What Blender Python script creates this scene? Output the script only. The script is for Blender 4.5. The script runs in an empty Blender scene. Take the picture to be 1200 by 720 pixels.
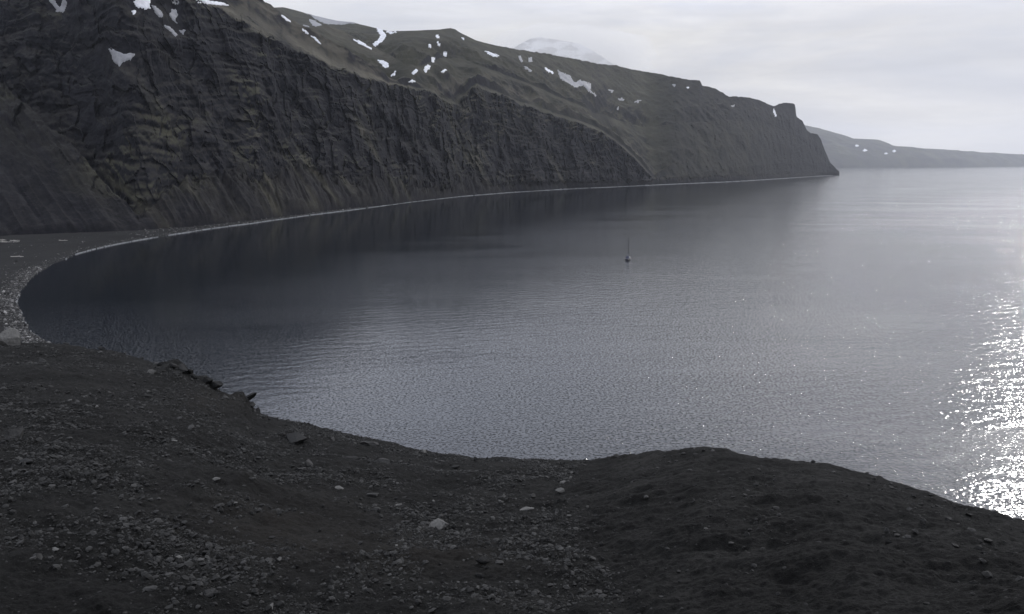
import bpy, math, random
import numpy as np
R = math.radians
S = bpy.context.scene
COL = S.collection
rng = np.random.default_rng(7)
random.seed(7)

# ------------------------------------------------------------------ camera
F = 940.0            # focal length in pixels of a 1200 px wide picture
H = 60.0             # eye height above the sea
PITCH = math.atan((360 - 192) / F)
cam = bpy.data.cameras.new('camera')
cam.sensor_fit = 'HORIZONTAL'; cam.sensor_width = 36; cam.lens = 36 * F / 1200
cam.clip_start = 0.1; cam.clip_end = 200000
co = bpy.data.objects.new('camera', cam); COL.objects.link(co)
co.location = (0, 0, H); co.rotation_euler = (math.pi / 2 - PITCH, 0, 0)
S.camera = co

# ------------------------------------------------------------------ light
SUN_AZ, SUN_EL = 34.6, 24.0      # degrees right of the view axis (+Y), above the horizon
sun = bpy.data.lights.new('sun', 'SUN'); sun.energy = 0.95; sun.angle = R(1.0); sun.color = (1, .97, .93)
so = bpy.data.objects.new('sun', sun); COL.objects.link(so)
so.rotation_euler = (math.pi / 2 - R(SUN_EL), 0, math.pi - R(SUN_AZ))
so.location = (300, 300, 900)
S.view_settings.view_transform = 'Standard'; S.view_settings.look = 'None'
S.cycles.volume_bounces = 1; S.view_settings.gamma = 1; S.view_settings.exposure = -0.17

W = bpy.data.worlds.new('World'); S.world = W; W.use_nodes = True


class Nodes:
    """small helper to write node trees"""
    def __init__(s, tree): s.t = tree; s.n = tree.nodes; s.l = tree.links
    def __call__(s, typ, inputs=None, **kw):
        n = s.n.new(typ)
        for k, v in kw.items(): setattr(n, k, v)
        for k, v in (inputs or {}).items():
            if hasattr(v, 'is_output') or isinstance(v, bpy.types.NodeSocket): s.l.new(v, n.inputs[k])
            else: n.inputs[k].default_value = v
        return n
    def math(s, op, a, b=0.0, c=0.0, clamp=False):
        n = s('ShaderNodeMath', {0: a, 1: b, 2: c}, operation=op); n.use_clamp = clamp
        return n.outputs[0]
    def ramp(s, fac, stops):
        n = s('ShaderNodeValToRGB', {0: fac}); e = n.color_ramp.elements
        while len(e) < len(stops): e.new(0.5)
        for k, (p, c) in zip(e, stops):
            k.position = p; k.color = c if len(c) == 4 else (*c, 1)
        return n.outputs[0]
    def mix(s, fac, a, b, blend='MIX'):
        n = s('ShaderNodeMixRGB', {0: fac, 1: a, 2: b}, blend_type=blend)
        return n.outputs[0]
    def noise(s, vec, scale, detail=4, rough=.55, dist=0.0):
        return s('ShaderNodeTexNoise', {'Vector': vec, 'Scale': scale, 'Detail': detail, 'Roughness': rough, 'Distortion': dist}).outputs[0]
    def mapr(s, v, a, b, c, d):
        return s('ShaderNodeMapRange', {0: v, 1: a, 2: b, 3: c, 4: d}).outputs[0]


n = Nodes(W.node_tree); n.n.clear()
sky = n('ShaderNodeTexSky', sky_type='NISHITA', sun_disc=False)
sky.sun_elevation = R(SUN_EL); sky.sun_rotation = R(SUN_AZ); sky.air_density = 1.0; sky.dust_density = 1.0; sky.ozone_density = 1.0
tc = n('ShaderNodeTexCoord').outputs['Generated']
mp = n('ShaderNodeMapping', {0: tc, 3: (1.0, 1.0, 4.5)}).outputs[0]
n1 = n.noise(mp, 2.6, 7, .55, .3)
mp2 = n('ShaderNodeMapping', {0: tc, 1: (3.1, 1.7, 0.4), 3: (1.0, 1.0, 7.0)}).outputs[0]
n2 = n.noise(mp2, 5.0, 5, .6, .2)
soft = n('ShaderNodeGamma', {0: sky.outputs[0], 1: .06}).outputs[0]                          # high thin cloud evens the sky's light out
soft = n.mix(1.0, soft, (6.38, 6.34, 6.42, 1), 'MULTIPLY')
grey = n('ShaderNodeHueSaturation', {1: .8, 2: 1.0, 4: soft}).outputs[0]
tone2 = n.mapr(n2, .35, .65, .93, 1.07)
cl = n.mix(1.0, grey, n.ramp(n1, [(.36, (.80, .835, .925)), (.50, (.985, .985, 1.0)), (.62, (1.12, 1.105, 1.07))]), 'MULTIPLY')
cl = n.mix(1.0, cl, n('ShaderNodeCombineXYZ', {0: tone2, 1: tone2, 2: tone2}).outputs[0], 'MULTIPLY')
cover = n.mapr(n1, .40, .56, .72, 1.0)
up_ = n('ShaderNodeSeparateXYZ', {0: tc}).outputs[2]
grad = n.ramp(up_, [(0.0, (.80, .80, .805)), (.14, (.88, .88, .88)), (.28, (1.40, 1.44, 1.56)), (.8, (1.36, 1.40, 1.50))])   # an overcast sky is dimmer at the horizon
skc = n.mix(1.0, n.mix(cover, soft, cl), grad, 'MULTIPLY')
bg = n('ShaderNodeBackground', {0: skc, 1: .125})
n('ShaderNodeOutputWorld', {0: bg.outputs[0]})


# ------------------------------------------------------------------ maths helpers
def pix(u, v):
    """pixel of the 1200x720 picture -> azimuth (rad, 0 = +Y, right positive), tangent of elevation"""
    u = np.asarray(u, float); v = np.asarray(v, float)
    x = (u - 600) / F; y = (360 - v) / F
    Y = math.cos(PITCH) + y * math.sin(PITCH); Z = -math.sin(PITCH) + y * math.cos(PITCH)
    return np.arctan2(x, Y), Z / np.hypot(x, Y)


def sea_point(u, v, z=0.0):
    a, t = pix(u, v); r = (H - z) / -t
    return r * np.sin(a), r * np.cos(a)


def project(P):
    X, Y, Z = P[..., 0], P[..., 1], P[..., 2] - H
    f = Y * math.cos(PITCH) - Z * math.sin(PITCH); up = Y * math.sin(PITCH) + Z * math.cos(PITCH)
    f = np.maximum(f, 1e-3)
    return 600 + F * X / f, 360 - F * up / f


def _h(ix, iy, iz, seed):
    h = (ix.astype(np.int64) * 374761393 + iy.astype(np.int64) * 668265263 + iz.astype(np.int64) * 2147483647 + seed * 1274126177) & 0xffffffff
    h = ((h ^ (h >> 13)) * 1274126177) & 0xffffffff
    h = ((h ^ (h >> 16)) * 2246822519) & 0xffffffff
    return (h ^ (h >> 15)) & 0xffff


def noise3(p, seed=0):
    ip = np.floor(p); f = (p - ip).astype(np.float32); ip = ip.astype(np.int64)
    w = f * f * f * (f * (f * 6 - 15) + 10)
    res = 0
    for dx in (0, 1):
        for dy in (0, 1):
            for dz in (0, 1):
                h = _h(ip[..., 0] + dx, ip[..., 1] + dy, ip[..., 2] + dz, seed)
                g = ((h & 31) - 15.5) / 15.5 * (f[..., 0] - dx) + (((h >> 5) & 31) - 15.5) / 15.5 * (f[..., 1] - dy) + (((h >> 10) & 31) - 15.5) / 15.5 * (f[..., 2] - dz)
                k = (w[..., 0] if dx else 1 - w[..., 0]) * (w[..., 1] if dy else 1 - w[..., 1]) * (w[..., 2] if dz else 1 - w[..., 2])
                res = res + g * k
    return res * 1.25


def fbm(p, octaves, gain=.5, ridged=False, seed=0):
    a, tot, s = 1.0, 0.0, 0.0
    q = np.array(p, float)
    for o in range(octaves):
        v = noise3(q + 17.3 * o, seed + o)
        if ridged: v = 1 - 2 * np.abs(v)
        tot = tot + a * v; s += a; a *= gain; q = q * 2.03
    return tot / s


def facets(x, y, seed):
    """broken planes: every cell of a random mosaic has its own height and tilt; also the cell's random value"""
    ix, iy = np.floor(x).astype(np.int64), np.floor(y).astype(np.int64)
    best = np.full(x.shape, 1e9); val = np.zeros(x.shape); rnd = np.zeros(x.shape)
    for a in (-1, 0, 1):
        for b in (-1, 0, 1):
            h = _h(ix + a, iy + b, ix * 0 + 5, seed)
            px, py = ix + a + (h & 255) / 255.0, iy + b + ((h >> 8) & 255) / 255.0
            h2 = _h(ix + a, iy + b, ix * 0 + 9, seed + 7)
            d = (x - px) ** 2 + (y - py) ** 2; m = d < best
            v = (h2 & 63) / 31.5 - 1 + ((((h2 >> 6) & 31) / 15.5 - 1) * (x - px) + (((h2 >> 11) & 31) / 15.5 - 1) * (y - py)) * 1.3
            best = np.where(m, d, best); val = np.where(m, v, val); rnd = np.where(m, (h2 & 255) / 255.0, rnd)
    return val, rnd


def smooth(a, b, x):
    t = np.clip((x - a) / (b - a), 0, 1)
    return t * t * (3 - 2 * t)


def grid_mesh(name, P, mat, attrs=None, smooth_shade=True, keep=None):
    """P: (columns, rows, 3) array of points -> one mesh object"""
    nc, nr = P.shape[:2]
    idx = np.arange(nc * nr).reshape(nc, nr)
    q = np.stack([idx[:-1, :-1], idx[1:, :-1], idx[1:, 1:], idx[:-1, 1:]], -1).reshape(-1, 4)
    if keep is not None: q = q[keep.reshape(-1)]
    return raw_mesh(name, P.reshape(-1, 3), q, mat, {k: v.reshape(-1) for k, v in (attrs or {}).items()}, smooth_shade)


def raw_mesh(name, V, q, mat, attrs=None, smooth_shade=False, parent=None):
    me = bpy.data.meshes.new(name)
    V = np.ascontiguousarray(V, dtype=np.float32); q = np.ascontiguousarray(q, dtype=np.int32); k = q.shape[1]
    me.vertices.add(len(V)); me.vertices.foreach_set('co', V.reshape(-1))
    me.loops.add(q.size); me.loops.foreach_set('vertex_index', q.reshape(-1))
    me.polygons.add(len(q)); me.polygons.foreach_set('loop_start', np.arange(0, q.size, k, dtype=np.int32))
    try: me.polygons.foreach_set('loop_total', np.full(len(q), k, dtype=np.int32))
    except Exception: pass
    me.polygons.foreach_set('use_smooth', np.full(len(q), smooth_shade))
    for an, av in (attrs or {}).items():
        at = me.attributes.new(an, 'FLOAT', 'POINT'); at.data.foreach_set('value', np.ascontiguousarray(av, dtype=np.float32))
    me.update(calc_edges=True); me.validate()
    me.materials.append(mat)
    o = bpy.data.objects.new(name, me); COL.objects.link(o)
    if parent is not None: o.parent = parent
    return o


def structure(o): o['kind'] = 'structure'; return o
def stuff(o): o['kind'] = 'stuff'; return o


def tag(o, label, cat, group=None):
    o['label'] = label; o['category'] = cat
    if group: o['group'] = group
    return o


# ------------------------------------------------------------------ materials
def new_mat(name):
    m = bpy.data.materials.new(name); m.use_nodes = True; t = Nodes(m.node_tree); t.n.clear()
    out = t('ShaderNodeOutputMaterial'); b = t('ShaderNodeBsdfPrincipled')
    t.l.new(b.outputs[0], out.inputs[0])
    return m, t, b


def mountain_material():
    m, t, b = new_mat('mountain rock and turf')
    pos = t('ShaderNodeNewGeometry').outputs['Position']
    green = t('ShaderNodeAttribute', attribute_name='green').outputs['Fac']
    scree = t('ShaderNodeAttribute', attribute_name='scree').outputs['Fac']
    na = t.noise(pos, .02, 6, .6); nb = t.noise(pos, .12, 6, .65)
    rock = t.ramp(nb, [(.3, (.004, .004, .006)), (.5, (.0085, .0085, .0115)), (.72, (.021, .021, .024))])
    scr = t.ramp(nb, [(.3, (.014, .0135, .0125)), (.7, (.052, .047, .040))])
    turf = t.ramp(na, [(.3, (.034, .034, .023)), (.5, (.052, .050, .034)), (.7, (.074, .069, .050))])
    dry_lit = t('ShaderNodeAttribute', attribute_name='dry_lit').outputs['Fac']
    turf = t.mix(dry_lit, turf, t.ramp(na, [(.3, (.075, .068, .052)), (.7, (.125, .112, .088))]))
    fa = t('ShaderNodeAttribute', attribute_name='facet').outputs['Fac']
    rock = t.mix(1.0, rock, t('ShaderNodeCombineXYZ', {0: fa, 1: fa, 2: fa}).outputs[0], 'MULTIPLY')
    c = t.mix(scree, rock, scr); c = t.mix(green, c, turf)
    t.l.new(c, b.inputs['Base Color']); b.inputs['Roughness'].default_value = .95
    b.inputs['Specular IOR Level'].default_value = .15
    bm = t('ShaderNodeBump', {'Strength': .45, 'Distance': 3.0, 'Height': nb})
    t.l.new(bm.outputs[0], b.inputs['Normal'])
    return m


def far_material():
    m, t, b = new_mat('distant land')
    pos = t('ShaderNodeNewGeometry').outputs['Position']
    na = t.noise(pos, .003, 6, .6)
    t.l.new(t.ramp(na, [(.35, (.035, .035, .035)), (.65, (.07, .07, .045))]), b.inputs['Base Color'])
    b.inputs['Roughness'].default_value = 1; b.inputs['Specular IOR Level'].default_value = .1
    return m


def snowfield_material():
    m, t, b = new_mat('snow field with bare rock')
    pos = t('ShaderNodeNewGeometry').outputs['Position']
    mp = t('ShaderNodeMapping', {0: pos, 3: (1, 1, .5)}).outputs[0]
    na = t.noise(mp, .006, 5, .6)
    t.l.new(t.ramp(na, [(.47, (.07, .065, .07)), (.57, (.62, .63, .66))]), b.inputs['Base Color'])
    b.inputs['Roughness'].default_value = .9
    return m


def snow_material(name, lo, hi):
    m, t, b = new_mat(name)
    pos = t('ShaderNodeNewGeometry').outputs['Position']
    na = t.noise(pos, .15, 4, .6)
    t.l.new(t.ramp(na, [(.3, (lo, lo, lo * 1.05)), (.6, (hi, hi * 1.01, hi * 1.06))]), b.inputs['Base Color'])
    b.inputs['Roughness'].default_value = .7
    return m


def soil_material():
    m, t, b = new_mat('black volcanic soil')
    pos = t('ShaderNodeNewGeometry').outputs['Position']
    brown = t('ShaderNodeAttribute', attribute_name='brown').outputs['Fac']
    na = t.noise(pos, .5, 6, .6); nb = t.noise(pos, 7.0, 6, .7); nc = t.noise(pos, 38.0, 3, .7)
    c = t.ramp(na, [(.3, (.0070, .0070, .0067)), (.5, (.0120, .0119, .0114)), (.7, (.0215, .0212, .0202))])
    g = t.ramp(nb, [(.3, (.45, .45, .45)), (.5, (.95, .95, .95)), (.72, (1.8, 1.78, 1.72))])
    c = t.mix(1.0, c, g, 'MULTIPLY')
    c = t.mix(t.math('MULTIPLY', brown, .5), c, (.030, .025, .020, 1))
    sp = t.ramp(nc, [(.60, (0, 0, 0)), (.72, (1, 1, 1))])
    c = t.mix(t.math('MULTIPLY', sp, .4), c, (.10, .098, .092, 1))
    t.l.new(c, b.inputs['Base Color']); b.inputs['Roughness'].default_value = .95
    b.inputs['Specular IOR Level'].default_value = .12
    h = t.math('ADD', t.math('MULTIPLY', nb, 1.0), t.math('MULTIPLY', nc, .35))
    bm = t('ShaderNodeBump', {'Strength': 1.0, 'Distance': .10, 'Height': h})
    t.l.new(bm.outputs[0], b.inputs['Normal'])
    return m


def stone_material(name, tone, per_vertex=False):
    m, t, b = new_mat(name)
    pos = t('ShaderNodeTexCoord').outputs['Object']
    nb = t.noise(pos, 6.0, 5, .7)
    c = t.ramp(nb, [(.3, tuple(x * .55 for x in tone)), (.7, tuple(x * 1.4 for x in tone))])
    if per_vertex:
        a = t('ShaderNodeAttribute', attribute_name='tone').outputs['Fac']
        c = t.mix(1.0, c, t('ShaderNodeCombineXYZ', {0: a, 1: a, 2: a}).outputs[0], 'MULTIPLY')
    t.l.new(c, b.inputs['Base Color']); b.inputs['Roughness'].default_value = .8
    b.inputs['Specular IOR Level'].default_value = .3
    bm = t('ShaderNodeBump', {'Strength': .6, 'Distance': .03, 'Height': nb})
    t.l.new(bm.outputs[0], b.inputs['Normal'])
    return m


def beach_material():
    m, t, b = new_mat('dark beach shingle')
    pos = t('ShaderNodeNewGeometry').outputs['Position']
    wet = t('ShaderNodeAttribute', attribute_name='inland').outputs['Fac']
    mp = t('ShaderNodeMapping', {0: pos, 3: (1, .3, 1)}).outputs[0]
    na = t.noise(mp, .05, 5, .6); nb = t.noise(pos, .9, 5, .75)
    c = t.ramp(na, [(.3, (.0055, .0054, .0054)), (.7, (.014, .0138, .0136))])
    c = t.mix(.6, c, t.ramp(nb, [(.35, (.35, .35, .35)), (.65, (1.7, 1.7, 1.7))]), 'MULTIPLY')
    c = t.mix(t.mapr(wet, 0, 5, .7, 0), c, (.012, .012, .013, 1))
    t.l.new(c, b.inputs['Base Color']); b.inputs['Roughness'].default_value = .9
    b.inputs['Specular IOR Level'].default_value = .2
    bm = t('ShaderNodeBump', {'Strength': .6, 'Distance': .5, 'Height': nb}); t.l.new(bm.outputs[0], b.inputs['Normal'])
    return m


def water_material():
    m, t, b = new_mat('sea water')
    pos = t('ShaderNodeNewGeometry').outputs['Position']
    b.inputs['Base Color'].default_value = (.006, .009, .013, 1)
    b.inputs['IOR'].default_value = 1.52
    mp = t('ShaderNodeMapping', {0: pos, 2: (0, 0, R(-12)), 3: (.85, 1.0, 1)}).outputs[0]
    big = t('ShaderNodeTexWave', {'Vector': t('ShaderNodeMapping', {0: pos, 2: (0, 0, R(70))}).outputs[0], 'Scale': .05, 'Distortion': 9.0, 'Detail': 3.0, 'Detail Scale': 1.2})
    w1 = t.noise(mp, 1.15, 1.8, .5); w2 = t.noise(mp, .35, 1, .5)
    patch = t.noise(t('ShaderNodeMapping', {0: pos, 2: (0, 0, R(-15)), 3: (.5, 1.9, 1)}).outputs[0], .006, 5, .6, .6)
    rough = t.mapr(patch, .38, .60, .22, 1.0)
    w3 = t.math('MAXIMUM', t.math('SUBTRACT', t.noise(t('ShaderNodeMapping', {0: pos, 1: (31, 7, 0)}).outputs[0], 1.5, 1.5, .5), .53), 0.0)   # scattered steep wavelets
    h = t.math('ADD', t.math('MULTIPLY', w1, .075), t.math('MULTIPLY', w2, .08))
    h = t.math('ADD', h, t.math('MULTIPLY', w3, .52))
    h = t.math('ADD', h, t.math('MULTIPLY', big.outputs['Fac'], .03))
    xyz = t('ShaderNodeSeparateXYZ', {0: pos})
    off = t.math('ADD', t.math('SUBTRACT', xyz.outputs[0], t.math('MULTIPLY', xyz.outputs[1], .325)), 488.0)      # metres off the cliff shore: calm in its lee
    off = t.math('ADD', off, t.mapr(patch, .3, .7, 160.0, -160.0))
    lee = t('ShaderNodeMapRange', {0: off, 1: 60.0, 2: 420.0, 3: .10, 4: 1.0}, interpolation_type='SMOOTHSTEP').outputs[0]
    lee = t.math('ADD', lee, t.mapr(off, 410.0, 580.0, 0.0, 1.9))
    lee = t.math('MULTIPLY', lee, t.mapr(xyz.outputs[1], 280.0, 1300.0, 1.0, .42))
    h = t.math('MULTIPLY', t.math('MULTIPLY', h, rough), lee)
    bm = t('ShaderNodeBump', {'Strength': 1.0, 'Distance': 1.0, 'Height': h})
    t.l.new(bm.outputs[0], b.inputs['Normal'])
    b.inputs['Roughness'].default_value = .09
    return m


def plain(name, c, rough=.6, metal=0.0):
    m, t, b = new_mat(name)
    pos = t('ShaderNodeTexCoord').outputs['Object']
    nb = t.noise(pos, 3.0, 4, .6)
    t.l.new(t.ramp(nb, [(.3, tuple(x * .8 for x in c)), (.7, tuple(min(1, x * 1.15) for x in c))]), b.inputs['Base Color'])
    b.inputs['Roughness'].default_value = rough; b.inputs['Metallic'].default_value = metal
    return m


M_MOUNT, M_FAR, M_SNOWF, M_SNOW, M_SNOW_SHADED = mountain_material(), far_material(), snowfield_material(), snow_material('old snow', .60, .82), snow_material('shaded snow', .20, .30)  # last one is a darker snow: left cliff shade put into its colour
M_SOIL, M_BEACH, M_SEA = soil_material(), beach_material(), water_material()
M_STONE = stone_material('grey lava stone', (.042, .041, .040))
M_STONE_PALE = stone_material('pale weathered and lit stone', (.115, .112, .106))
M_STONE_DARK = stone_material('dark lava stone', (.012, .0119, .0117))
M_GRAVEL = stone_material('loose gravel', (.028, .0275, .0265), True)
M_SHINGLE = stone_material('beach stones', (.062, .060, .058), True)
M_WOOD = plain('bleached driftwood', (.36, .34, .31), .9)
M_FOAM = plain('surf foam', (.21, .215, .22), .9)

# ------------------------------------------------------------------ sea
ang = np.linspace(0, 2 * math.pi, 97)[:-1]
rad = np.array([0.5, 60, 200, 600, 2000, 8000, 30000.])
P = np.stack([np.outer(np.cos(ang), rad), np.outer(np.sin(ang), rad), np.zeros((96, 7))], -1)
P = np.concatenate([P, P[:1]])
structure(grid_mesh('sea', P, M_SEA, smooth_shade=False))


# ------------------------------------------------------------------ mountain range along the bay
def curve(pts, U):
    a = np.array(pts, float); return np.interp(U, a[:, 0], a[:, 1])


EASE = (3, 7, 8, 9)


def column_grid(U, rows, nrows, weights):
    """rows: list of (v or None, slope, (dr, dz) or None): each row lies where the sight line of pixel v meets a slope
    rising from the row before, or at an offset from the row before"""
    az0, _ = pix(U, np.full_like(U, 180.0))
    rs, zs = [], []
    for kind, a, b in rows:
        if kind == 'set': r, z = a, b
        elif kind == 'at':                  # pixel line a at height b
            _, t = pix(U, a); r = (H - b) / -t; z = b * np.ones_like(r)
        elif kind == 'rise':              # pixel line a, slope b
            _, t = pix(U, a); r0, z0 = rs[-1], zs[-1]
            r = (H - z0 + b * r0) / np.maximum(b - t, .02); r = np.maximum(r, r0 + 2); z = H + t * r
        else:                             # offset
            r = rs[-1] + a; z = zs[-1] + b
        rs.append(r); zs.append(z)
    r, z = np.array(rs), np.array(zs)          # (K, n)
    te = (z - H) / r
    du_ = np.gradient(U)
    for k in range(len(r)):                    # even out jumps in distance from column to column; sight lines stay
        q, e = np.log(r[k]), te[k].copy()
        for _ in range(150 if k > 1 else 20):
            q[1:-1] += .25 * (q[:-2] - 2 * q[1:-1] + q[2:])
            if k in EASE: e[1:-1] += .25 * (e[:-2] - 2 * e[1:-1] + e[2:])
        r[k] = np.exp(q); te[k] = e
    z = H + te * r
    w = np.concatenate([[0], np.cumsum(weights)]).astype(float); w /= w[-1]
    t = np.linspace(0, 1, nrows)
    rr = np.stack([np.interp(t, w, r[:, i]) for i in range(len(U))]); zz = np.stack([np.interp(t, w, z[:, i]) for i in range(len(U))])
    k = np.interp(t, w, np.arange(len(w)))
    return az0, rr, zz, np.broadcast_to(k, rr.shape)


U = np.concatenate([np.arange(-500, -60, 6.0), np.arange(-60, 991, 1.05), np.array([994, 998, 1004, 1012.])])
foot = curve([(-500, 320), (-250, 300), (-100, 287), (0, 277), (60, 274), (110, 272), (150, 270), (200, 266), (240, 262), (300, 255.5), (345, 250), (400, 243.5),
              (480, 235.3), (540, 229.3), (600, 225), (640, 222.4), (665, 221), (700, 219.6), (757, 216.8), (800, 214.8), (850, 212.6), (930, 208), (975, 205.2), (990, 204.8), (1012, 204.5)], U)
shore_px = [(976, 205.7), (930, 208.7), (880, 212.0), (850, 213.6), (800, 215.7), (757, 217.6), (712, 219.8), (690, 220.6), (665, 221.9), (600, 225.8), (540, 230.6), (480, 237.4), (420, 245.6), (360, 253), (300, 261.5), (240, 269.5), (180, 279), (130, 288), (90, 298), (55, 313), (32, 330),
            (22, 345), (21, 360), (29, 378), (43, 396)]
_sh = np.array(sorted(shore_px[:20])); _, _t = pix(U, np.interp(U, _sh[:, 0], _sh[:, 1])); r_shore = np.where(U > 60, -H / _t, 0)
_, _t = pix(U, foot); r_foot = np.maximum((H - 3) / -_t, r_shore * 1.004 + 9)
spur = curve([(-500, -120), (-100, 20), (0, 95), (40, 135), (90, 185), (130, 232), (155, 258), (200, 232), (240, 215), (300, 214), (345, 205), (400, 208),
              (440, 212), (480, 222), (540, 219), (600, 216), (665, 215), (757, 214.5), (800, 212), (850, 209), (930, 205), (975, 204.5), (990, 204.5), (1012, 206)], U)
_p1 = np.stack([U / 34, U * 0 + .5, U * 0], -1)
spur = spur + fbm(_p1, 4, .6, False, 801) * (34 * smooth(165, 230, U) * smooth(640, 520, U) + 9 * smooth(165, 120, U))
foot_v = 360 - F * np.tan(np.arctan((3 - H) / (r_foot * np.cos(pix(U, foot)[0]))) + PITCH)
foot = np.minimum(foot, foot_v)
spur = np.minimum(spur, foot - .3)
spurdr = curve([(-500, 60), (0, 60), (120, 40), (160, 6), (1012, 6)], U)
spurdz = curve([(-500, -22), (0, -22), (100, -18), (150, -2), (175, 4), (760, 3), (1012, 1)], U)
top = curve([(-500, -160), (0, -34), (150, -14), (200, -6), (235, 1), (250, 5), (265, 13), (290, 27), (310, 42), (345, 60), (400, 85), (455, 99), (500, 107), (520, 120), (535, 124),
             (558, 102), (580, 111), (620, 126), (660, 140), (700, 153), (720, 166), (740, 182), (757, 200), (768, 211), (780, 211), (800, 206), (850, 198), (930, 190), (950, 192), (975, 201), (990, 204.3), (1012, 208)], U)
top = top + fbm(_p1 * 1.7, 4, .6, False, 807) * 9 * smooth(-50, 60, U) * smooth(700, 600, U)
top = np.minimum(top, spur - .3)
mid = spur + (top - spur) * .5
brown = curve([(-500, -190), (0, -52), (150, -26), (200, -13), (235, -3), (250, 2), (275, 4.5), (290, 2), (300, -1), (306, 3), (315, 10), (335, 22), (355, 35), (375, 50), (400, 65), (430, 80),
               (458, 95), (480, 100), (500, 103), (535, 116), (560, 97), (600, 114), (660, 134), (700, 148), (720, 161), (740, 178), (757, 196), (768, 207), (800, 190), (850, 172), (900, 170), (930, 178), (950, 184), (975, 198), (990, 204), (1012, 210)], U)
brown = np.minimum(brown, top - .3)
backdr = curve([(-500, 60), (280, 60), (310, 150), (455, 120), (480, 20), (560, 15), (690, 15), (710, 160), (760, 150), (790, 10), (1012, 4)], U)
backdz = curve([(-500, 5), (280, 2), (310, -30), (455, -22), (480, 6), (560, 6), (690, 4), (710, -8), (760, -6), (790, 2), (1012, 0)], U)
hill = curve([(-500, -200), (0, -60), (200, -20), (240, 0), (280, 10), (330, 42), (350, 46), (365, 38), (378, 31), (386, 29), (396, 33), (410, 40), (430, 51), (450, 61), (470, 74), (490, 82), (505, 76), (525, 66), (545, 70), (570, 82), (600, 92),
              (660, 118), (690, 130), (720, 142), (757, 152), (768, 150), (800, 146), (850, 142), (900, 146), (930, 160), (950, 172), (972, 194), (984, 203), (990, 204), (1012, 211)], U)
hill = np.minimum(hill, brown - .3 + 400 * ((U > 305) & (U < 470)))
hilldr = curve([(-500, 60), (300, 60), (340, 160), (400, 160), (450, 60), (480, 20), (760, 20), (1012, 3)], U)
hilldz = curve([(-500, 4), (300, 2), (340, -25), (400, -25), (450, 0), (480, 6), (1012, 1)], U)
skyl = [(-500, -230), (0, -75), (200, -24), (225, -6), (240, 0), (262, 4), (280, 6), (315, 10), (340, 9), (356, 13), (375, 19), (400, 25), (420, 27), (440, 32), (460, 37), (490, 36), (515, 35), (530, 33), (535, 34.5), (540, 38),
        (560, 48), (580, 53), (600, 57), (650, 65), (700, 75), (722, 77), (740, 82), (770, 87), (800, 93), (817, 95), (820, 100), (835, 104), (845, 110), (850, 113), (875, 114.5), (890, 119), (903, 125), (908, 123),
        (914, 121), (924, 121), (928, 123), (929.5, 129), (930.5, 137), (938, 142), (944, 153), (948, 156), (957, 158), (961, 164), (966, 176), (973, 190), (979, 198), (984, 203.6), (990, 204.5), (1012, 212)]
sk = curve(skyl, U)
top_near = curve([(-500, 1.1), (150, 1.05), (300, 1.0), (500, 1.0), (700, 1.1), (770, .9), (1012, .9)], U)
sl_up = curve([(-500, .5), (300, .42), (460, .40), (560, .38), (690, .40), (770, .60), (960, .75), (1012, 2.0)], U)
sl_sky = curve([(-500, .5), (220, .45), (300, .30), (470, .30), (530, .36), (690, .40), (770, .60), (900, .7), (960, 1.0), (1012, 2.0)], U)
rows = [('set', r_foot - 16, -7.0 + 0 * U), ('set', r_foot, 3.0 + 0 * U), ('rise', spur, .52 + 0 * U), ('off', spurdr, spurdz), ('rise', mid, .9 * top_near), ('rise', top, 1.25 * top_near),
        ('rise', brown, np.maximum(sl_up, .42)), ('off', backdr, backdz), ('rise', hill, sl_up), ('off', hilldr, hilldz), ('rise', np.minimum(sk + 0 * U, 300), sl_sky),
        ('off', 60 + 0 * U, 2 + 0 * U), ('off', 700 + 0 * U, -160 + 0 * U), ('off', 900 + 0 * U, -300 + 0 * U)]
az0, rr, zz, kk = column_grid(U, rows, 440, [8, 70, 18, 80, 80, 60, 20, 50, 20, 50, 10, 8, 6])
AZ = np.broadcast_to(az0[:, None], rr.shape)


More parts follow.
